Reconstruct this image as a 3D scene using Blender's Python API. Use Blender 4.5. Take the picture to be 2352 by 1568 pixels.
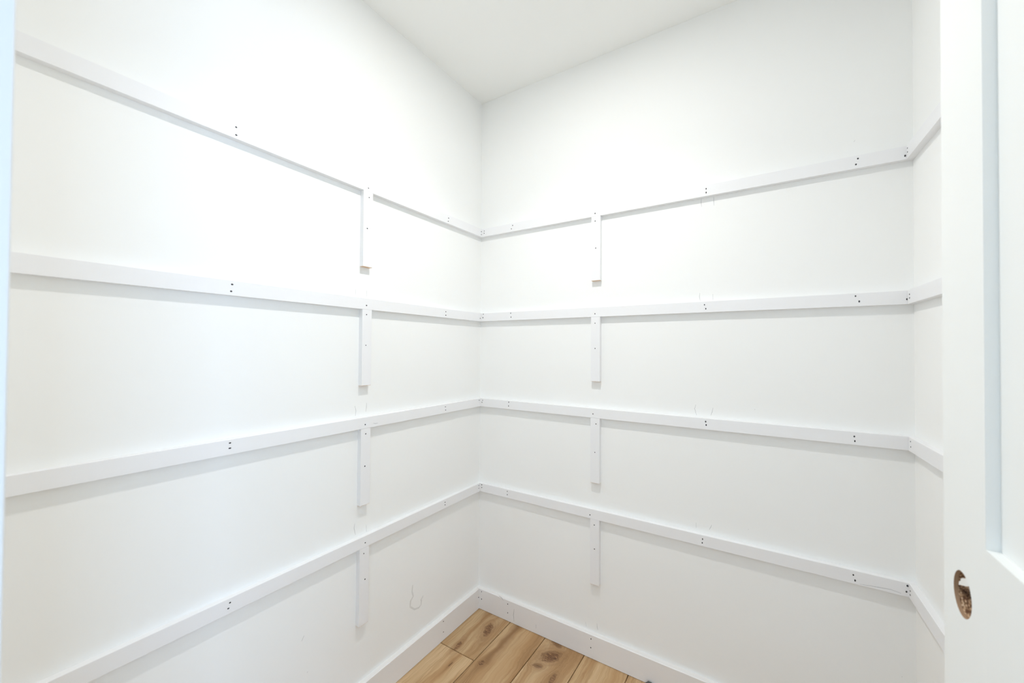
import bpy, bmesh, math, random
from mathutils import Vector, Matrix

# ------------------------------------------------------------------ reset
for o in list(bpy.data.objects):
    bpy.data.objects.remove(o, do_unlink=True)
scene = bpy.context.scene
COL = scene.collection
random.seed(7)

# ------------------------------------------------------------------ camera
cam_d = bpy.data.cameras.new('camera')
cam = bpy.data.objects.new('camera', cam_d)
COL.objects.link(cam)
cam_d.sensor_fit = 'HORIZONTAL'
cam_d.sensor_width = 36.0
cam_d.lens = 13.9594
cam_d.shift_y = 0.00294
cam_d.clip_start = 0.02
R_ = Vector((0.842127, 0.539239, 0.006644))
U_ = Vector((0.001138, -0.014097, 0.9999))
B_ = Vector((0.539279, -0.842035, -0.012486))
M_ = Matrix((R_, U_, B_)).transposed().to_4x4()
M_.translation = Vector((1.1744, -1.54798, 1.23697))
cam.matrix_world = M_
cam_d.dof.use_dof = True
cam_d.dof.focus_distance = 1.75
cam_d.dof.aperture_fstop = 4.5
scene.camera = cam

# ------------------------------------------------------------------ world, lights, exposure
LIGHT_XY = (0.680, -0.704)
CEIL = 2.44
CEILING_WATTS = 6.0
BEAM_WATTS = 3.0
BEAM_SPREAD = 120
WINDOW_WATTS = 104.0
HALL_FILL_WATTS = 18.0
vs = scene.view_settings
vs.view_transform = 'Standard'
vs.look = 'None'
vs.gamma = 1.0
vs.use_curve_mapping = False
vs.exposure = -0.04
world = bpy.data.worlds.new('world')
scene.world = world
world.use_nodes = True
bg = world.node_tree.nodes['Background']
bg.inputs['Color'].default_value = (0.62, 0.78, 1.0, 1)
bg.inputs['Strength'].default_value = 0.3
scene.cycles.use_light_tree = False
scene.cycles.max_bounces = 10
scene.cycles.diffuse_bounces = 9
scene.cycles.glossy_bounces = 2
world.cycles.sampling_method = 'NONE'

# daylight coming in at the hall window (behind the photographer)
wl = bpy.data.lights.new('window_daylight', 'AREA')
wl.shape = 'RECTANGLE'
wl.size = 1.0
wl.size_y = 1.7
wl.energy = WINDOW_WATTS
wl.color = (0.46, 0.68, 1.0)
wlo = bpy.data.objects.new('window_daylight', wl)
COL.objects.link(wlo)
wlo.location = (3.98, -2.70, 1.05)
wlo.rotation_euler = (0, math.radians(90), 0)   # faces -x

# ambient fill added at a made-up hall window, straight behind the photographer
w2 = bpy.data.lights.new('hall_fill', 'AREA')
w2.shape = 'RECTANGLE'
w2.size = 2.6
w2.size_y = 1.7
w2.energy = HALL_FILL_WATTS
w2.color = (0.71, 0.84, 1.0)
w2o = bpy.data.objects.new('hall_fill', w2)
COL.objects.link(w2o)
w2o.location = (1.1, -3.88, 1.05)
w2o.rotation_euler = (math.radians(90), 0, 0)    # faces +y

# ------------------------------------------------------------------ helpers: node materials
def new_mat(name):
    m = bpy.data.materials.new(name)
    m.use_nodes = True
    nt = m.node_tree
    b = nt.nodes['Principled BSDF']
    return m, nt, b

def N(nt, kind, **kw):
    n = nt.nodes.new(kind)
    for k, v in kw.items():
        setattr(n, k, v)
    return n

def sock(nt, target, val):
    if isinstance(val, (int, float, tuple)):
        target.default_value = val
    else:
        nt.links.new(val, target)

def math_(nt, op, a, b=0.0, c=None, clamp=False):
    n = N(nt, 'ShaderNodeMath', operation=op, use_clamp=clamp)
    sock(nt, n.inputs[0], a)
    sock(nt, n.inputs[1], b)
    if c is not None:
        sock(nt, n.inputs[2], c)
    return n.outputs[0]

def mix_col(nt, fac, a, b, mode='MIX'):
    n = N(nt, 'ShaderNodeMix', data_type='RGBA', blend_type=mode)
    sock(nt, n.inputs[0], fac)
    sock(nt, n.inputs[6], a)
    sock(nt, n.inputs[7], b)
    return n.outputs[2]

def noise(nt, vec, scale, detail=2.0, rough=0.5, dist=0.0):
    n = N(nt, 'ShaderNodeTexNoise')
    nt.links.new(vec, n.inputs['Vector'])
    n.inputs['Scale'].default_value = scale
    n.inputs['Detail'].default_value = detail
    n.inputs['Roughness'].default_value = rough
    n.inputs['Distortion'].default_value = dist
    return n.outputs['Fac']

def ramp(nt, fac, stops):
    n = N(nt, 'ShaderNodeValToRGB')
    nt.links.new(fac, n.inputs[0])
    els = n.color_ramp.elements
    while len(els) < len(stops):
        els.new(0.5)
    for e, (p, c) in zip(els, stops):
        e.position = p
        e.color = c if len(c) == 4 else (*c, 1)
    return n.outputs[0]

def paint(name, col, rough, scale=3.0, var=0.012, matte=False):
    """Flat paint with a faint broad unevenness from the roller."""
    m, nt, b = new_mat(name)
    tc = N(nt, 'ShaderNodeTexCoord').outputs['Object']
    big = noise(nt, tc, scale, 0.0)
    lo = tuple(c * (1 - var) for c in col) + (1,)
    hi = tuple(min(1, c * (1 + var)) for c in col) + (1,)
    c_out = mix_col(nt, big, lo, hi)
    if matte:
        d = N(nt, 'ShaderNodeBsdfDiffuse')
        nt.links.new(c_out, d.inputs['Color'])
        nt.links.new(d.outputs[0], nt.nodes['Material Output'].inputs['Surface'])
        nt.nodes.remove(b)
    else:
        nt.links.new(c_out, b.inputs['Base Color'])
        b.inputs['Roughness'].default_value = rough
    return m

def plain(name, col, rough=0.6, var=0.1, scale=60):
    m, nt, b = new_mat(name)
    tc = N(nt, 'ShaderNodeTexCoord').outputs['Object']
    f = noise(nt, tc, scale, 3)
    nt.links.new(mix_col(nt, f, tuple(c * (1 - var) for c in col) + (1,), tuple(min(1, c * (1 + var)) for c in col) + (1,)), b.inputs['Base Color'])
    b.inputs['Roughness'].default_value = rough
    return m

MAT = {}
MAT['wall'] = paint('wall_paint', (0.910, 0.914, 0.903), 0.62, matte=True)
MAT['ceiling'] = paint('ceiling_paint', (0.92, 0.926, 0.912), 0.8, matte=True)
MAT['trim'] = paint('trim_paint', (0.868, 0.868, 0.880), 0.42)
MAT['base'] = paint('baseboard_paint', (0.85, 0.84, 0.835), 0.42)
MAT['door'] = paint('door_paint', (0.87, 0.883, 0.868), 0.45)
MAT['casing'] = paint('casing_paint', (0.69, 0.69, 0.68), 0.45)
MAT['nail'] = plain('nail_head_dark', (0.05, 0.05, 0.055), 0.5)
MAT['pencil'] = plain('pencil_graphite', (0.40, 0.40, 0.41), 0.7)
MAT['scuff'] = plain('scuff_grey', (0.76, 0.76, 0.745), 0.7)
MAT['scrap'] = plain('dark_scrap', (0.10, 0.10, 0.10), 0.8)
MAT['metal'] = plain('fixture_white_metal', (0.75, 0.75, 0.75), 0.4)

def pine():
    m, nt, b = new_mat('raw_pine_end_grain')
    tc = N(nt, 'ShaderNodeTexCoord').outputs['Object']
    mp = N(nt, 'ShaderNodeMapping')
    nt.links.new(tc, mp.inputs['Vector'])
    mp.inputs['Rotation'].default_value = (0, 0, 0.5)
    w = N(nt, 'ShaderNodeTexWave')
    nt.links.new(mp.outputs[0], w.inputs['Vector'])
    w.inputs['Scale'].default_value = 55
    w.inputs['Distortion'].default_value = 4.0
    w.inputs['Detail'].default_value = 2.0
    c = ramp(nt, w.outputs['Fac'], [(0.0, (0.50, 0.29, 0.16)), (0.4, (0.80, 0.58, 0.40)), (1.0, (0.86, 0.68, 0.50))])
    nt.links.new(c, b.inputs['Base Color'])
    b.inputs['Roughness'].default_value = 0.8
    return m
MAT['pine'] = pine()

def particle_core():
    """Door core: smooth pressed skin near both faces, coarse chips between."""
    m, nt, b = new_mat('door_core_chipboard')
    tc = N(nt, 'ShaderNodeTexCoord').outputs['Object']
    mp = N(nt, 'ShaderNodeMapping')
    nt.links.new(tc, mp.inputs['Vector'])
    mp.inputs['Scale'].default_value = (1.6, 0.7, 1.0)
    v = N(nt, 'ShaderNodeTexVoronoi')
    nt.links.new(mp.outputs[0], v.inputs['Vector'])
    v.inputs['Scale'].default_value = 330
    n1 = noise(nt, mp.outputs[0], 300, 3, 0.7)
    f = math_(nt, 'MULTIPLY', v.outputs['Distance'], 1.1)
    f = math_(nt, 'ADD', math_(nt, 'MULTIPLY', f, 0.65), math_(nt, 'MULTIPLY', n1, 0.35))
    chips = ramp(nt, f, [(0.28, (0.80, 0.60, 0.42)), (0.45, (0.50, 0.31, 0.17)), (0.68, (0.15, 0.07, 0.035))])
    sx = N(nt, 'ShaderNodeSeparateXYZ')
    nt.links.new(tc, sx.inputs[0])
    ax = math_(nt, 'ABSOLUTE', sx.outputs[0])       # door is centred on its own x axis
    skin = math_(nt, 'GREATER_THAN', ax, 0.0135)
    col = mix_col(nt, skin, chips, (0.40, 0.255, 0.155, 1))
    nt.links.new(col, b.inputs['Base Color'])
    b.inputs['Roughness'].default_value = 0.9
    bp = N(nt, 'ShaderNodeBump')
    bp.inputs['Strength'].default_value = 0.8
    bp.inputs['Distance'].default_value = 0.0015
    nt.links.new(math_(nt, 'MULTIPLY', f, math_(nt, 'SUBTRACT', 1.0, skin)), bp.inputs['Height'])
    bp.invert = True
    nt.links.new(bp.outputs[0], b.inputs['Normal'])
    return m
MAT['core'] = particle_core()

def oak():
    """Knotty oak laminate. Coordinates are floor coordinates (planks keep their origin at the floor origin)."""
    m, nt, b = new_mat('oak_laminate')
    tc = N(nt, 'ShaderNodeTexCoord').outputs['Object']
    oi = N(nt, 'ShaderNodeObjectInfo')
    idx = oi.outputs['Object Index']
    sep = N(nt, 'ShaderNodeSeparateXYZ')
    nt.links.new(tc, sep.inputs[0])
    x, y = sep.outputs[0], sep.outputs[1]
    z = math_(nt, 'MULTIPLY', idx, 3.7)
    def vec(xx, yy, zz):
        c = N(nt, 'ShaderNodeCombineXYZ')
        sock(nt, c.inputs[0], xx); sock(nt, c.inputs[1], yy); sock(nt, c.inputs[2], zz)
        return c.outputs[0]
    def mul(a, s):
        return math_(nt, 'MULTIPLY', a, s)
    def add(a, s):
        return math_(nt, 'ADD', a, s)
    n1 = add(noise(nt, vec(x, y, z), 16, 2, 0.5), -0.5)
    n2 = add(noise(nt, vec(x, y, add(z, 5.3)), 55, 3, 0.65), -0.5)
    # knots: x, y, rx, ry, darkness, slant (how far the figure leans along the plank)
    KNOTS = [(0.139, -0.110, 0.017, 0.040, 1.0, -0.25), (0.089, -0.254, 0.0085, 0.024, 1.0, -0.1),
             (0.129, -0.347, 0.0030, 0.014, 0.75, 0.0), (0.226, -0.275, 0.0105, 0.013, 0.95, 0.0),
             (0.441, -0.097, 0.031, 0.036, 1.0, 0.35), (0.420, -0.166, 0.018, 0.013, 0.75, 0.3),
             (0.496, -0.190, 0.010, 0.026, 0.85, 0.0), (0.432, -0.024, 0.022, 0.015, 0.80, -0.6)]
    gx = add(x, mul(n1, 0.020))
    dark = None
    halo = None
    ring = None
    for kx, ky, rx_, ry_, dk, sl in KNOTS:
        dy = add(y, -ky)
        dx = add(add(x, -kx), mul(dy, -sl))
        a = math_(nt, 'DIVIDE', add(dx, mul(n2, rx_ * 1.3)), rx_)
        c = math_(nt, 'DIVIDE', add(dy, mul(n2, ry_ * 1.1)), ry_)
        d2 = add(math_(nt, 'MULTIPLY', a, a), math_(nt, 'MULTIPLY', c, c))
        core = math_(nt, 'SUBTRACT', 1.25, math_(nt, 'SQRT', d2))           # >0 inside
        core = mul(math_(nt, 'MULTIPLY', math_(nt, 'MAXIMUM', core, 0.0), 1.6, clamp=True), dk)
        e = math_(nt, 'POWER', 2.718, mul(d2, -0.22))
        gx = add(gx, math_(nt, 'MULTIPLY', mul(dx, -0.8), e))
        rg = math_(nt, 'MULTIPLY', e, add(mul(math_(nt, 'SINE', mul(math_(nt, 'SQRT', d2), 9.0)), 0.5), 0.5))
        hl = mul(e, dk)
        dark = core if dark is None else math_(nt, 'MAXIMUM', dark, core)
        halo = hl if halo is None else math_(nt, 'MAXIMUM', halo, hl)
        ring = rg if ring is None else math_(nt, 'MAXIMUM', ring, rg)
    broad = noise(nt, vec(mul(gx, 15.0), mul(y, 1.1), z), 1.0, 3, 0.55, 0.2)
    mid = noise(nt, vec(mul(gx, 75.0), mul(y, 2.6), z), 1.0, 3, 0.6, 0.3)
    fine = noise(nt, vec(mul(gx, 420.0), mul(y, 9.0), z), 1.0, 3, 0.6)
    base = ramp(nt, broad, [(0.30, (0.66, 0.490, 0.300)), (0.45, (0.60, 0.425, 0.245)), (0.56, (0.47, 0.292, 0.140)), (0.70, (0.36, 0.205, 0.088))])
    lines = ramp(nt, mid, [(0.38, (1.04, 1.04, 1.05)), (0.52, (0.94, 0.915, 0.88)), (0.60, (0.80, 0.745, 0.68)), (0.66, (1.04, 1.04, 1.05))])
    base = mix_col(nt, 0.75, base, lines, 'MULTIPLY')
    fr = ramp(nt, fine, [(0.35, (0.84, 0.81, 0.77)), (0.55, (1.04, 1.04, 1.05))])
    base = mix_col(nt, 0.65, base, fr, 'MULTIPLY')
    base = mix_col(nt, 1.0, base, oi.outputs['Color'], 'MULTIPLY')
    # dark heartwood streak running down the second plank into its knot
    sdx = math_(nt, 'DIVIDE', add(add(x, mul(n1, 0.03)), -0.240), 0.015)
    s = math_(nt, 'POWER', 2.718, mul(math_(nt, 'MULTIPLY', sdx, sdx), -1.0))
    s = math_(nt, 'MULTIPLY', s, math_(nt, 'GREATER_THAN', y, -0.27))
    base = mix_col(nt, mul(s, 0.75), base, (0.235, 0.118, 0.046, 1))
    # amber heartwood tone in the middle of planks two and four
    for ax_, aw in ((0.305, 0.045), (0.690, 0.035)):
        q = math_(nt, 'DIVIDE', add(add(x, mul(n1, 0.03)), -ax_), aw)
        q = math_(nt, 'POWER', 2.718, mul(math_(nt, 'MULTIPLY', q, q), -1.0))
        base = mix_col(nt, mul(q, 0.55), base, (0.46, 0.262, 0.108, 1))
    base = mix_col(nt, mul(halo, 0.62), base, (0.33, 0.178, 0.074, 1))
    base = mix_col(nt, mul(ring, 0.35), base, (0.22, 0.115, 0.052, 1))
    tex = noise(nt, vec(gx, y, z), 150, 3, 0.7, 1.2)
    kcol = ramp(nt, tex, [(0.36, (0.085, 0.034, 0.014)), (0.50, (0.17, 0.075, 0.030)), (0.68, (0.40, 0.225, 0.10))])
    base = mix_col(nt, mul(dark, 0.92), base, kcol)
    nt.links.new(base, b.inputs['Base Color'])
    b.inputs['Roughness'].default_value = 0.55
    bp = N(nt, 'ShaderNodeBump')
    bp.inputs['Strength'].default_value = 0.12
    bp.inputs['Distance'].default_value = 0.0006
    nt.links.new(fine, bp.inputs['Height'])
    nt.links.new(bp.outputs[0], b.inputs['Normal'])
    return m
MAT['oak'] = oak()
MAT['oak_far'] = plain('oak_laminate_hall', (0.50, 0.34, 0.18), 0.55, 0.12, 9)
MAT['subfloor'] = plain('subfloor_dark', (0.10, 0.065, 0.035), 0.8)

MAT['diffuser'] = plain('lamp_diffuser_opal', (0.85, 0.84, 0.82), 0.5, 0.02)

def glass():
    m, nt, b = new_mat('window_glass')
    b.inputs['Base Color'].default_value = (0.95, 0.98, 1, 1)
    b.inputs['Roughness'].default_value = 0.02
    b.inputs['Transmission Weight'].default_value = 1.0
    b.inputs['IOR'].default_value = 1.05
    return m
MAT['glass'] = glass()

# ------------------------------------------------------------------ helpers: geometry
def finish(name, bm, mats, parent=None, origin=None, keep_origin=False):
    bm.normal_update()
    if not keep_origin:
        if origin is None:
            lo = Vector([min(v.co[i] for v in bm.verts) for i in range(3)])
            hi = Vector([max(v.co[i] for v in bm.verts) for i in range(3)])
            origin = (lo + hi) / 2
        bmesh.ops.translate(bm, verts=bm.verts, vec=-Vector(origin))
    me = bpy.data.meshes.new(name)
    bm.to_mesh(me)
    bm.free()
    for m in (mats if isinstance(mats, (list, tuple)) else [mats]):
        me.materials.append(m)
    o = bpy.data.objects.new(name, me)
    COL.objects.link(o)
    loc = Vector((0, 0, 0)) if keep_origin else Vector(origin)
    if parent is not None:
        o.parent = parent
        loc = loc - world_loc(parent)
    o.location = loc
    return o

def world_loc(o):
    p = Vector((0, 0, 0))
    while o is not None:
        p += o.location
        o = o.parent
    return p

def prism_bm(bm, pts, z0, z1):
    lo = [bm.verts.new((p[0], p[1], z0)) for p in pts]
    hi = [bm.verts.new((p[0], p[1], z1)) for p in pts]
    n = len(pts)
    fs = [bm.faces.new(lo[::-1]), bm.faces.new(hi)]
    for i in range(n):
        fs.append(bm.faces.new((lo[i], lo[(i + 1) % n], hi[(i + 1) % n], hi[i])))
    return fs

def prism(name, pts, z0, z1, mat, bevel=0.0, parent=None, keep_origin=False):
    bm = bmesh.new()
    prism_bm(bm, pts, z0, z1)
    bmesh.ops.recalc_face_normals(bm, faces=bm.faces)
    if bevel:
        bmesh.ops.bevel(bm, geom=list(bm.edges), offset=bevel, segments=2, affect='EDGES', profile=0.7)
    return finish(name, bm, mat, parent, keep_origin=keep_origin)

def box(name, a, b, mat, bevel=0.0, parent=None, keep_origin=False):
    (x0, y0, z0), (x1, y1, z1) = a, b
    return prism(name, [(x0, y0), (x1, y0), (x1, y1), (x0, y1)], z0, z1, mat, bevel, parent, keep_origin)

def boxes(name, lst, mat, parent=None):
    bm = bmesh.new()
    for (x0, y0, z0), (x1, y1, z1) in lst:
        prism_bm(bm, [(x0, y0), (x1, y0), (x1, y1), (x0, y1)], z0, z1)
    bmesh.ops.recalc_face_normals(bm, faces=bm.faces)
    return finish(name, bm, mat, parent)

def struct(o):
    o['kind'] = 'structure'
    return o

def tag(o, label, cat, group=None):
    o['label'] = label
    o['category'] = cat
    if group:
        o['group'] = group
    return o

# ------------------------------------------------------------------ dimensions (metres; corner of left and back wall at the origin)
W = 1.5243            # back wall length
SLANT = 0.02608       # right wall runs slightly out of square
FRONT = -1.512        # inner face of the wall with the doorway
TC, HC = 0.0176, 0.0381            # cleat thickness, height
ZC = [1.7788, 1.3711, 0.9633, 0.5574]   # cleat undersides, top row first
HB, TB = 0.0964, 0.0185            # baseboard
OPEN_L, OPEN_R, OPEN_H = 0.650, 1.385, 2.055
WT = 0.115
def rx(y, t=0.0):
    return W - SLANT * y - t

NAILS = {
    'left1': [(-1.0746, 1.8082), (-1.0742, 1.788), (-0.6679, 1.7906), (-0.2567, 1.8031), (-0.2588, 1.7889), (-0.0226, 1.804), (-0.0224, 1.7895)],
    'left2': [(-1.0782, 1.3994), (-1.0803, 1.3815), (-0.6702, 1.3848), (-0.2695, 1.3967), (-0.2693, 1.3818), (-0.0256, 1.3851)],
    'left3': [(-1.0776, 0.9928), (-1.0777, 0.9795), (-0.67, 0.9766), (-0.267, 0.9897), (-0.2655, 0.976), (-0.0289, 0.9929)],
    'left4': [(-1.072, 0.5843), (-1.0756, 0.5715), (-0.6647, 0.5724), (-0.2637, 0.5826), (-0.2636, 0.5714), (-0.0272, 0.5862), (-0.027, 0.5734)],
    'lblock1': [(-0.6644, 1.7593), (-0.6707, 1.6502)],
    'lblock2': [(-0.6697, 1.3534), (-0.6713, 1.248)],
    'lblock3': [(-0.6678, 0.9446), (-0.6699, 0.8346)],
    'lblock4': [(-0.67, 0.5379), (-0.6644, 0.4483)],
    'back1': [(0.0319, 1.806), (0.0307, 1.7953), (0.1933, 1.8066), (0.1865, 1.7922), (0.5902, 1.7907), (0.9977, 1.8042), (0.9977, 1.7909), (1.4029, 1.8072), (1.3984, 1.7909), (1.5042, 1.7894)],
    'back2': [(0.0291, 1.4055), (0.0275, 1.3888), (0.186, 1.4035), (0.1873, 1.3854), (0.5914, 1.3835), (0.9924, 1.3977), (0.9966, 1.3837), (1.3962, 1.401), (1.4045, 1.3848), (1.5061, 1.385)],
    'back3': [(0.0291, 0.9925), (0.0253, 0.9829), (0.1786, 0.9951), (0.1775, 0.9777), (0.5846, 0.9791), (0.9963, 0.9905), (0.9981, 0.979), (1.3922, 0.9879), (1.3934, 0.9744)],
    'back4': [(0.0282, 0.5893), (0.0284, 0.5769), (0.1735, 0.5868), (0.1736, 0.5716), (0.5736, 0.5712), (0.987, 0.5819), (0.986, 0.5687), (1.3887, 0.5825), (1.3926, 0.5676), (1.504, 0.5881), (1.5018, 0.5712)],
    'bblock1': [(0.5907, 1.7596), (0.5934, 1.6493)],
    'bblock2': [(0.5919, 1.3453), (0.5925, 1.2433)],
    'bblock3': [(0.5973, 0.9398), (0.5932, 0.8255)],
    'bblock4': [(0.592, 0.5349), (0.593, 0.4393)],
    'right1': [(-0.0258, 1.8066), (-0.0264, 1.7957)],
    'right2': [(-0.0349, 1.3965), (-0.0354, 1.3864)],
    'right3': [(-0.036, 0.9915), (-0.0382, 0.9772)],
    'right4': [(-0.0278, 0.58), (-0.0277, 0.5692)],
    'bbase': [(0.0322, 0.0841), (0.0326, 0.0492), (0.1809, 0.0773), (0.1812, 0.0381), (0.5806, 0.078), (0.5796, 0.043)],
    'lbase': [(-0.0233, 0.0551), (-0.2685, 0.0808), (-0.2679, 0.036)],
}
BACK_MARKS = [[(0.9803, 1.7787), (0.9796, 1.7632), (0.981, 1.7489)], [(1.0199, 1.7769), (1.0195, 1.7616), (1.021, 1.746)], [(0.9756, 1.4425), (0.9742, 1.4294), (0.977, 1.4137)], [(1.0173, 1.4358), (1.0179, 1.4143)], [(0.9631, 1.0448), (0.9588, 1.0305), (0.9653, 1.0078)], [(1.0181, 1.0386), (1.0146, 1.0231), (1.0112, 1.0107)], [(0.9641, 0.6269), (0.9642, 0.6084)], [(1.0141, 0.6313), (1.01, 0.6212), (1.0059, 0.6127)], [(1.3962, 1.8661), (1.3992, 1.8705)], [(1.1412, 1.0447), (1.1431, 1.0419)], [(1.1223, 0.6431), (1.1248, 0.643)], [(1.4947, 0.3231), (1.4965, 0.3226)], [(0.5498, 0.1233), (0.5537, 0.1071)], [(0.5982, 0.1361), (0.5992, 0.1208), (0.6029, 0.1118)]]
LEFT_MARKS = [[(-0.7011, 1.438), (-0.7025, 1.4171)], [(-0.6566, 1.4393), (-0.6563, 1.418)], [(-0.6992, 1.0421), (-0.6948, 1.0253), (-0.6971, 1.008)], [(-0.6523, 1.0473), (-0.653, 1.0322), (-0.6555, 1.0174)], [(-0.694, 0.644), (-0.6971, 0.6305), (-0.6909, 0.6047)], [(-0.6485, 0.623), (-0.6473, 0.5984)], [(-0.8656, 0.3709), (-0.8731, 0.3586)], [(-0.8552, 0.2528), (-0.8519, 0.2545)]]
LEFT_SCUFF = [[(-0.4279, 0.3067), (-0.431, 0.2828), (-0.425, 0.261), (-0.4386, 0.2493), (-0.4405, 0.2284), (-0.4174, 0.2057), (-0.3939, 0.1999), (-0.3821, 0.2057), (-0.3799, 0.222), (-0.3847, 0.2228), (-0.3704, 0.2363)]]
BASE_MARKS = [[(0.1326, 0.0984), (0.1472, 0.0954), (0.1569, 0.0848)], [(0.2162, 0.0682), (0.2117, 0.0394), (0.2155, 0.0115)], [(0.3285, 0.0404), (0.3287, 0.0235)]]

# ------------------------------------------------------------------ the room shell
wall_left = struct(box('wall_left', (-0.1, FRONT - WT, 0), (0, 0.1, CEIL), MAT['wall']))
wall_back = struct(box('wall_back', (0, 0, 0), (W + 0.1, 0.1, CEIL), MAT['wall']))
wall_right = struct(prism('wall_right', [(rx(0), 0), (rx(0) + 0.1, 0), (rx(FRONT) + 0.1, FRONT), (rx(FRONT), FRONT)], 0, CEIL, MAT['wall']))
wall_front = struct(boxes('wall_front', [((0, FRONT - WT, 0), (OPEN_L - 0.018, FRONT, CEIL)),
                                         ((OPEN_R + 0.018, FRONT - WT, 0), (1.70, FRONT, CEIL)),
                                         ((OPEN_L - 0.018, FRONT - WT, OPEN_H + 0.018), (OPEN_R + 0.018, FRONT, CEIL))], MAT['wall']))
ceiling = struct(box('ceiling', (-0.1, FRONT - WT, CEIL), (1.70, 0.1, CEIL + 0.1), MAT['ceiling']))
floor_ = struct(box('floor', (-0.1, FRONT - WT, -0.10), (1.70, 0.1, -0.008), MAT['subfloor']))

# floor planks, 178.5 mm wide, running parallel to the left wall
PW = 0.1785
X0 = 0.1940 - PW
tints = {0: (0.97, 0.97, 0.95, 1), 1: (0.95, 0.93, 0.90, 1), 2: (0.95, 0.92, 0.88, 1), 3: (1.0, 0.98, 0.94, 1), 4: (1.02, 1.0, 0.97, 1)}
ends = {0: [-0.282, -1.50], 1: [-0.66], 2: [-1.05], 3: [-0.48], 4: [-0.88], 5: [-0.20, -1.42], 6: [-0.74], 7: [-1.16], 8: [-0.38]}
k = 0
for c in range(9):
    xa, xb = X0 + c * PW, X0 + (c + 1) * PW
    if c == 0:
        xa = 0.003
    if c == 8:
        xb = 1.60
    ys = [-0.006] + ends[c] + [FRONT - WT]
    for j in range(len(ys) - 1):
        if ys[j] - ys[j + 1] < 0.02:
            continue
        gapx = 0.0012
        bm = bmesh.new()
        prism_bm(bm, [(xa + gapx, ys[j + 1] + gapx), (xb - gapx, ys[j + 1] + gapx), (xb - gapx, ys[j] - gapx), (xa + gapx, ys[j] - gapx)], -0.008, 0.0)
        bmesh.ops.recalc_face_normals(bm, faces=bm.faces)
        top = [e for e in bm.edges if all(v.co.z > -0.001 for v in e.verts)]
        bmesh.ops.bevel(bm, geom=top, offset=0.0018, segments=1, affect='EDGES')
        p = finish('plank', bm, MAT['oak'] if (c < 5 and j == 0) or (c == 0 and j == 1) else MAT['oak_far'], keep_origin=True)
        p.parent = floor_
        p.location = -floor_.location
        p.pass_index = (c * 5 + j * 2 + 1)
        t_ = random.uniform(0.93, 1.03)
        p.color = tints[c] if (c in tints and j == 0) else (t_, t_ * 0.985, t_ * 0.95, 1)
        if c == 0 and j == 1:
            p.color = (1.02, 1.0, 0.97, 1)

# ------------------------------------------------------------------ baseboards
def baseboard(name, pts_wall, pts_front, pts_bev):
    """pts: two xy points each (start, end) for wall side, front side, eased front edge."""
    bm = bmesh.new()
    prof = []
    for i in (0, 1):
        w, f, e = Vector(pts_wall[i]), Vector(pts_front[i]), Vector(pts_bev[i])
        prof.append([bm.verts.new((w.x, w.y, 0.0015)), bm.verts.new((f.x, f.y, 0.0015)), bm.verts.new((f.x, f.y, HB - 0.003)),
                     bm.verts.new((e.x, e.y, HB)), bm.verts.new((w.x, w.y, HB))])
    a, b = prof
    bm.faces.new(a); bm.faces.new(b[::-1])
    for i in range(5):
        bm.faces.new((a[i], b[i], b[(i + 1) % 5], a[(i + 1) % 5]))
    bmesh.ops.recalc_face_normals(bm, faces=bm.faces)
    return struct(finish(name, bm, MAT['base']))
e = 0.003
base_back = baseboard('baseboard_back', [(0, 0), (W, 0)], [(0, -TB), (W, -TB)], [(0, -TB + e), (W, -TB + e)])
base_left = baseboard('baseboard_left', [(0, -TB), (0, FRONT)], [(TB, -TB), (TB, FRONT)], [(TB - e, -TB), (TB - e, FRONT)])
base_right = baseboard('baseboard_right', [(rx(-TB), -TB), (rx(FRONT), FRONT)], [(rx(-TB, TB), -TB), (rx(FRONT, TB), FRONT)],
                       [(rx(-TB, TB - e), -TB), (rx(FRONT, TB - e), FRONT)])
boxes_front = struct(box('baseboard_front', (TB, FRONT, 0), (OPEN_L - 0.075, FRONT + TB, HB), MAT['base']))

# ------------------------------------------------------------------ nails and marks
def nail_mesh():
    bm = bmesh.new()
    r, h = 0.0021, 0.0005
    top = [bm.verts.new((r * math.cos(a), r * math.sin(a), h)) for a in [i * math.tau / 8 for i in range(8)]]
    bot = [bm.verts.new((1.15 * v.co.x, 1.15 * v.co.y, 0)) for v in top]
    bm.faces.new(top)
    for i in range(8):
        bm.faces.new((bot[i], bot[(i + 1) % 8], top[(i + 1) % 8], top[i]))
    me = bpy.data.meshes.new('nail')
    bm.to_mesh(me); bm.free()
    me.materials.append(MAT['nail'])
    return me
NAIL = nail_mesh()
ROT = {'left': (0, math.pi / 2, 0), 'back': (math.pi / 2, 0, 0), 'right': (0, -math.pi / 2, 0)}
def nails(parent, key, side, t):
    for s, z in NAILS[key]:
        o = bpy.data.objects.new('nail', NAIL)
        COL.objects.link(o)
        o.parent = parent
        P = {'left': (t, s, z), 'back': (s, -t, z), 'right': (rx(s, t), s, z)}[side]
        o.location = Vector(P) - world_loc(parent)
        o.rotation_euler = ROT[side]
        big = 1.25 if 'block' not in key else 1.0
        o.scale = (random.uniform(0.75, 1.0), random.uniform(0.8, 1.15) * big, 1)

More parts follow.
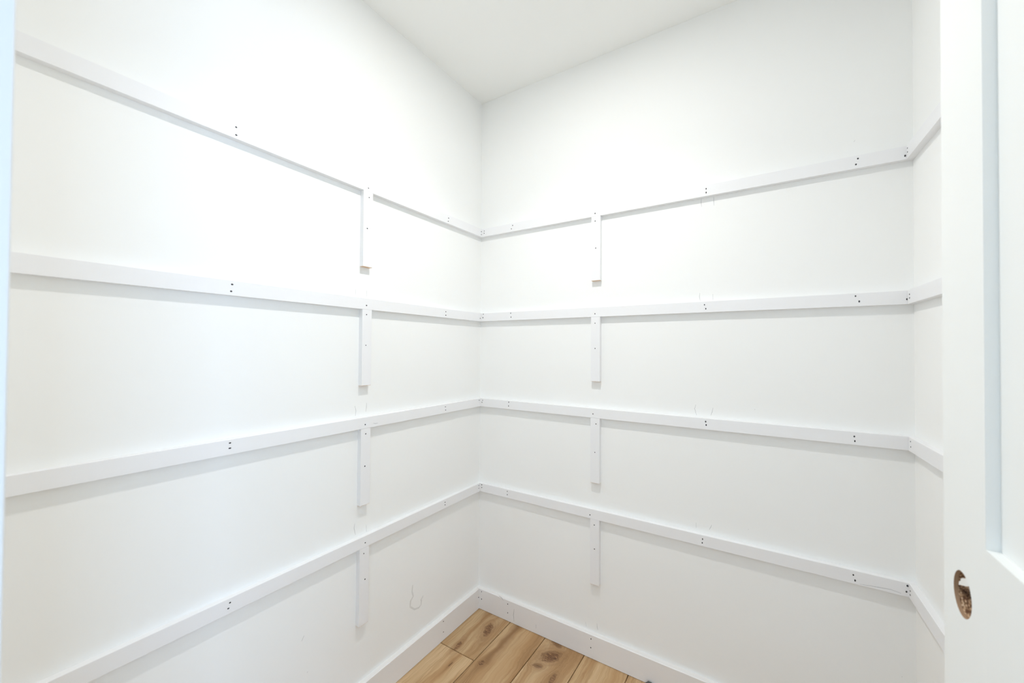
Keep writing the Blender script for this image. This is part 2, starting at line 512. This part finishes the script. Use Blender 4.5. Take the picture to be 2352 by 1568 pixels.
def marks(parent, name, lines, side, t, width, mat):
    """Thin drawn strokes lying on a wall face."""
    for ln in lines:
        bm = bmesh.new()
        pts = [Vector(p) for p in ln]
        rows = []
        for i, p in enumerate(pts):
            d = (pts[min(i + 1, len(pts) - 1)] - pts[max(i - 1, 0)]).normalized()
            n = Vector((-d.y, d.x)) * width / 2
            w = 0.45 if i in (0, len(pts) - 1) else 1.0
            row = []
            for off in (0.0, 0.0003):
                for s in (-1, 1):
                    q = p + n * s * w
                    row.append(bm.verts.new((q.x, -t - off, q.y) if side == 'back' else (t + off, q.x, q.y)))
            rows.append(row)
        for a, b in zip(rows, rows[1:]):
            bm.faces.new((a[2], a[3], b[3], b[2]))
            bm.faces.new((a[0], a[2], b[2], b[0]))
            bm.faces.new((a[1], b[1], b[3], a[3]))
        bmesh.ops.recalc_face_normals(bm, faces=bm.faces)
        finish(name, bm, mat, parent)

# ------------------------------------------------------------------ shelf cleats
ORD = ['topmost', 'second from the top', 'third from the top', 'lowest']
BL = 0.261           # block length
for i, z in enumerate(ZC):
    c = box('shelf_cleat', (0.0, FRONT, z), (TC, -TC - 0.0004, z + HC), MAT['trim'], 0.0007)
    tag(c, 'long white wooden shelf cleat on the left wall, %s of its four' % ORD[i], 'cleat', 'shelf cleats on the left wall')
    nails(c, 'left%d' % (i + 1), 'left', TC)
    if i == 2:
        marks(c, 'scratch', [[(-0.6378, 0.9765), (-0.6286, 0.9735), (-0.6175, 0.9740)]], 'left', TC, 0.0012, MAT['pencil'])
    c = box('shelf_cleat', (0.0, -TC, z), (W, 0.0, z + HC), MAT['trim'], 0.0007)
    tag(c, 'white wooden shelf cleat along the back wall, %s of its four' % ORD[i], 'cleat', 'shelf cleats on the back wall')
    nails(c, 'back%d' % (i + 1), 'back', TC)
    if i == 3:
        marks(c, 'scratch', [[(1.4032, 0.5605), (1.4365, 0.5640), (1.4687, 0.5669), (1.4911, 0.5634)]], 'back', TC, 0.0008, MAT['pencil'])
    c = prism('shelf_cleat', [(rx(-TC), -TC - 0.0004), (rx(-TC, TC), -TC - 0.0004), (rx(-1.40, TC), -1.40), (rx(-1.40), -1.40)], z, z + HC, MAT['trim'], 0.0007)
    tag(c, 'white shelf cleat on the right wall behind the door, %s of four' % ORD[i], 'cleat', 'shelf cleats on the right wall')
    nails(c, 'right%d' % (i + 1), 'right', TC)

def block(side, i, z):
    s0 = {'left': -0.6865, 'back': 0.5745}[side]
    s1 = s0 + 0.0381
    z1, z0 = z - 0.0003, z - BL
    if side == 'left':
        a, b = (0.0, s0, z0 + 0.0006), (TC, s1, z1)
        ea, eb = (0.0004, s0 + 0.0004, z0), (TC - 0.0004, s1 - 0.0004, z0 + 0.0006)
    else:
        a, b = (s0, -TC, z0 + 0.0006), (s1, 0.0, z1)
        ea, eb = (s0 + 0.0004, -TC + 0.0004, z0), (s1 - 0.0004, -0.0004, z0 + 0.0006)
    o = box('support_block', a, b, MAT['trim'], 0.0005)
    rows = ['topmost', 'second', 'third', 'lowest']
    tag(o, 'white upright support block below the %s cleat of the %s wall' % (rows[i], side), 'support block',
        'upright blocks on the %s wall' % side)
    ce = box('cut_end', ea, eb, MAT['pine'], 0, o)
    ce['label'] = 'unpainted pine end grain at the bottom of the block'
    nails(o, '%sblock%d' % (side[0], i + 1), side, TC)
for i, z in enumerate(ZC):
    block('left', i, z)
    block('back', i, z)

nails(base_back, 'bbase', 'back', TB)
nails(base_left, 'lbase', 'left', TB)
marks(wall_back, 'pencil_mark', BACK_MARKS, 'back', 0.0, 0.0010, MAT['pencil'])
marks(wall_left, 'pencil_mark', LEFT_MARKS, 'left', 0.0, 0.0009, MAT['pencil'])
marks(wall_left, 'scuff_mark', LEFT_SCUFF, 'left', 0.0, 0.0065, MAT['scuff'])
marks(base_back, 'scuff_mark', BASE_MARKS, 'back', TB, 0.0018, MAT['pencil'])

# ------------------------------------------------------------------ doorway trim (left casing shows at the left edge of the picture)
def casing(name, x0, x1, z1):
    bm = bmesh.new()
    prism_bm(bm, [(x0, FRONT), (x1, FRONT), (x1, FRONT + 0.0155), (x0, FRONT + 0.0155)], 0, z1)
    bmesh.ops.recalc_face_normals(bm, faces=bm.faces)
    es = [e_ for e_ in bm.edges if abs(e_.verts[0].co.z - e_.verts[1].co.z) > 0.5 and e_.verts[0].co.y > FRONT + 0.01]
    bmesh.ops.bevel(bm, geom=es, offset=0.0022, segments=4, affect='EDGES', profile=0.5)
    return struct(finish(name, bm, MAT['casing']))
casing('trim_1', OPEN_L - 0.065, OPEN_L + 0.005, OPEN_H + 0.065)
casing('trim_2', OPEN_R + 0.035, OPEN_R + 0.105, OPEN_H + 0.065)
struct(box('trim_3', (OPEN_L + 0.005, FRONT, OPEN_H), (OPEN_R + 0.035, FRONT + 0.0155, OPEN_H + 0.065), MAT['casing'], 0.001))
struct(box('trim_4', (OPEN_L - 0.018, FRONT - WT, 0), (OPEN_L, FRONT, OPEN_H), MAT['casing']))
struct(box('trim_5', (OPEN_R, FRONT - WT, 0), (OPEN_R + 0.018, FRONT, OPEN_H), MAT['casing']))
struct(box('trim_6', (OPEN_L - 0.018, FRONT - WT, OPEN_H), (OPEN_R + 0.018, FRONT, OPEN_H + 0.018), MAT['casing']))

# ------------------------------------------------------------------ the door, swung open into the room
DX, DT = 1.3778, 0.035            # visible face, thickness
DF = -0.7715                      # free edge
DWID, DZ0, DZ1 = 0.711, 0.012, 2.042
ST = 0.1235                       # stile width
RAIL_TOP = 1.0200                 # upper edge of the lock rail
HOLE = (-0.8314, 0.9389)
door = bpy.data.objects.new('door_1', None)
COL.objects.link(door)
door.location = (DX + DT / 2, DF - DWID, DZ0)
door.empty_display_size = 0.1
struct(door)
door['label'] = 'white panelled door standing open with an empty knob hole'
x0, x1 = DX, DX + DT

def cyl_bm(axis, r, a, b, centre, seg, rough_rings=()):
    bm = bmesh.new()
    stations = [a] + list(rough_rings) + [b]
    rings = []
    for s in stations:
        jag = s in rough_rings
        ring = []
        for i in range(seg):
            th = i * math.tau / seg
            rr = r * (1 + (random.uniform(-0.16, 0.10) if jag else 0))
            u, v = rr * math.cos(th), rr * math.sin(th)
            co = (s, centre[0] + u, centre[1] + v) if axis == 'x' else (centre[0] + u, s, centre[1] + v)
            ring.append(bm.verts.new(co))
        rings.append(ring)
    bm.faces.new(rings[0]); bm.faces.new(rings[-1][::-1])
    for p, q in zip(rings, rings[1:]):
        for i in range(seg):
            bm.faces.new((p[i], q[i], q[(i + 1) % seg], p[(i + 1) % seg]))
    bmesh.ops.recalc_face_normals(bm, faces=bm.faces)
    return bm

stile = box('lock_stile', (x0, DF - ST, DZ0), (x1, DF, DZ1), MAT['door'])
cut1 = finish('bore', cyl_bm('x', 0.0270, x0 - 0.01, x1 + 0.01, HOLE, 64), MAT['core'])
cut2 = finish('latch_bore', cyl_bm('y', 0.0135, HOLE[0], DF + 0.01, ((x0 + x1) / 2, HOLE[1]), 40,
                                   (HOLE[0] + 0.0245, HOLE[0] + 0.0265)), MAT['core'])
for cut in (cut1, cut2):
    md = stile.modifiers.new('cut', 'BOOLEAN')
    md.operation = 'DIFFERENCE'
    md.object = cut
    md.solver = 'EXACT'
    md.material_mode = 'TRANSFER'
bpy.context.view_layer.update()
ev = stile.evaluated_get(bpy.context.evaluated_depsgraph_get())
me2 = bpy.data.meshes.new_from_object(ev)
stile.modifiers.clear()
stile.data = me2
for cut in (cut1, cut2):
    bpy.data.objects.remove(cut, do_unlink=True)
wl_ = stile.location.copy()
stile.parent = door
stile.location = wl_ - door.location
stile['label'] = 'lock stile with a round knob hole showing brown chipboard'
hy = DF - DWID
box('hinge_stile', (x0, hy, DZ0), (x1, hy + ST, DZ1), MAT['door'], 0, door)
ya, yb = hy + ST, DF - ST
box('rail', (x0, ya, DZ1 - ST), (x1, yb, DZ1), MAT['door'], 0, door)
box('rail', (x0, ya, RAIL_TOP - 0.200), (x1, yb, RAIL_TOP), MAT['door'], 0, door)
box('rail', (x0, ya, DZ0), (x1, yb, DZ0 + 0.21), MAT['door'], 0, door)
pd = 0.0112
box('panel', (x0 + pd, ya, RAIL_TOP), (x1 - pd, yb, DZ1 - ST), MAT['door'], 0, door)
box('panel', (x0 + pd, ya, DZ0 + 0.21), (x1 - pd, yb, RAIL_TOP - 0.200), MAT['door'], 0, door)

# ------------------------------------------------------------------ scrap on the floor by the back baseboard
bm = bmesh.new()
bmesh.ops.create_icosphere(bm, subdivisions=2, radius=1.0)
for v in bm.verts:
    f_ = random.uniform(0.85, 1.12)
    v.co = Vector((0.812 + v.co.x * 0.015 * f_, -0.0275 + v.co.y * 0.0075 * f_, max(0.0005, 0.008 + v.co.z * 0.010 * f_)))
tag(finish('floor_scrap', bm, MAT['scrap']), 'small dark grey scrap on the floor against the back baseboard', 'scrap')

# ------------------------------------------------------------------ ceiling lamp
lamp = bpy.data.objects.new('ceiling_light', None)
COL.objects.link(lamp)
lamp.location = (LIGHT_XY[0], LIGHT_XY[1], CEIL)
tag(lamp, 'round white flush ceiling light in the middle of the room', 'ceiling light')
def disc(name, r0, r1, z0, z1, mat, parent):
    bm = bmesh.new()
    n = 48
    lo = [bm.verts.new((LIGHT_XY[0] + r1 * math.cos(i * math.tau / n), LIGHT_XY[1] + r1 * math.sin(i * math.tau / n), z0)) for i in range(n)]
    hi = [bm.verts.new((LIGHT_XY[0] + r0 * math.cos(i * math.tau / n), LIGHT_XY[1] + r0 * math.sin(i * math.tau / n), z1)) for i in range(n)]
    bm.faces.new(lo[::-1]); bm.faces.new(hi)
    for i in range(n):
        bm.faces.new((lo[i], lo[(i + 1) % n], hi[(i + 1) % n], hi[i]))
    bmesh.ops.recalc_face_normals(bm, faces=bm.faces)
    return finish(name, bm, mat, parent)
disc('housing', 0.060, 0.052, CEIL - 0.010, CEIL, MAT['metal'], lamp)
disc('diffuser', 0.036, 0.034, CEIL - 0.0125, CEIL - 0.0102, MAT['diffuser'], lamp)
la = bpy.data.lights.new('ceiling_lamp', 'AREA')
la.shape = 'DISK'
la.size = 0.06
la.energy = CEILING_WATTS
la.color = (0.995, 0.985, 0.962)
lo_ = bpy.data.objects.new('ceiling_lamp', la)
COL.objects.link(lo_)
lo_.location = (LIGHT_XY[0], LIGHT_XY[1], CEIL - 0.0135)
# extra downward beam added at the lamp for stronger shadows on the lower walls
lb = bpy.data.lights.new('added_beam', 'AREA')
lb.shape = 'DISK'
lb.size = 0.06
lb.spread = math.radians(BEAM_SPREAD)
lb.energy = BEAM_WATTS
lb.color = (0.995, 0.985, 0.962)
lbo = bpy.data.objects.new('added_beam', lb)
COL.objects.link(lbo)
lbo.location = (LIGHT_XY[0], LIGHT_XY[1], CEIL - 0.0140)

# ------------------------------------------------------------------ hall behind the photographer, with the daylight window and an added fill window
HX0, HX1, HY0 = -1.0, 4.0, -3.9
HY1 = FRONT - WT
struct(box('floor_hall', (HX0, HY0, -0.10), (HX1, HY1, 0.0), MAT['oak_far']))
struct(box('ceiling_hall', (HX0, HY0, CEIL), (HX1, HY1, CEIL + 0.1), MAT['ceiling']))
struct(boxes('wall_hall_back', [((HX0, HY1, 0), (-0.1, HY1 + 0.1, CEIL)), ((1.70, HY1, 0), (HX1, HY1 + 0.1, CEIL))], MAT['wall']))
vx0, vx1, vz0, vz1 = -0.2, 2.4, 0.2, 1.9  # opening for the made-up fill window
struct(boxes('wall_hall_front', [((HX0, HY0 - 0.1, 0), (vx0, HY0, CEIL)), ((vx1, HY0 - 0.1, 0), (HX1, HY0, CEIL)),
                                 ((vx0, HY0 - 0.1, 0), (vx1, HY0, vz0)), ((vx0, HY0 - 0.1, vz1), (vx1, HY0, CEIL))], MAT['wall']))
struct(box('wall_hall_left', (HX0 - 0.1, HY0, 0), (HX0, HY1, CEIL), MAT['wall']))
wy0, wy1, wz0, wz1 = -3.20, -2.20, 0.2, 1.9
struct(boxes('wall_hall_right', [((HX1, HY0, 0), (HX1 + 0.1, wy0, CEIL)), ((HX1, wy1, 0), (HX1 + 0.1, HY1, CEIL)),
                                 ((HX1, wy0, 0), (HX1 + 0.1, wy1, wz0)), ((HX1, wy0, wz1), (HX1 + 0.1, wy1, CEIL))], MAT['wall']))
win = bpy.data.objects.new('window_1', None)
COL.objects.link(win)
win.location = (HX1 + 0.05, (wy0 + wy1) / 2, wz0)
struct(win)
boxes('window_frame', [((HX1 + 0.02, wy0, wz0), (HX1 + 0.07, wy0 + 0.04, wz1)), ((HX1 + 0.02, wy1 - 0.04, wz0), (HX1 + 0.07, wy1, wz1)),
                       ((HX1 + 0.02, wy0 + 0.04, wz0), (HX1 + 0.07, wy1 - 0.04, wz0 + 0.04)), ((HX1 + 0.02, wy0 + 0.04, wz1 - 0.04), (HX1 + 0.07, wy1 - 0.04, wz1))], MAT['casing'], win)
box('pane', (HX1 + 0.042, wy0 + 0.04, wz0 + 0.04), (HX1 + 0.048, wy1 - 0.04, wz1 - 0.04), MAT['glass'], 0, win)

win2 = bpy.data.objects.new('fill_window', None)  # invented window, added to house the ambient fill light
COL.objects.link(win2)
win2.location = ((vx0 + vx1) / 2, HY0 - 0.05, vz0)
struct(win2)
xm = (vx0 + vx1) / 2
boxes('window_frame', [((vx0, HY0 - 0.07, vz0), (vx0 + 0.04, HY0 - 0.02, vz1)), ((vx1 - 0.04, HY0 - 0.07, vz0), (vx1, HY0 - 0.02, vz1)),
                       ((xm - 0.02, HY0 - 0.07, vz0 + 0.04), (xm + 0.02, HY0 - 0.02, vz1 - 0.04)),
                       ((vx0 + 0.04, HY0 - 0.07, vz0), (vx1 - 0.04, HY0 - 0.02, vz0 + 0.04)), ((vx0 + 0.04, HY0 - 0.07, vz1 - 0.04), (vx1 - 0.04, HY0 - 0.02, vz1))], MAT['casing'], win2)
for pa, pb in ((vx0 + 0.04, xm - 0.02), (xm + 0.02, vx1 - 0.04)):
    box('pane', (pa, HY0 - 0.048, vz0 + 0.04), (pb, HY0 - 0.042, vz1 - 0.04), MAT['glass'], 0, win2)
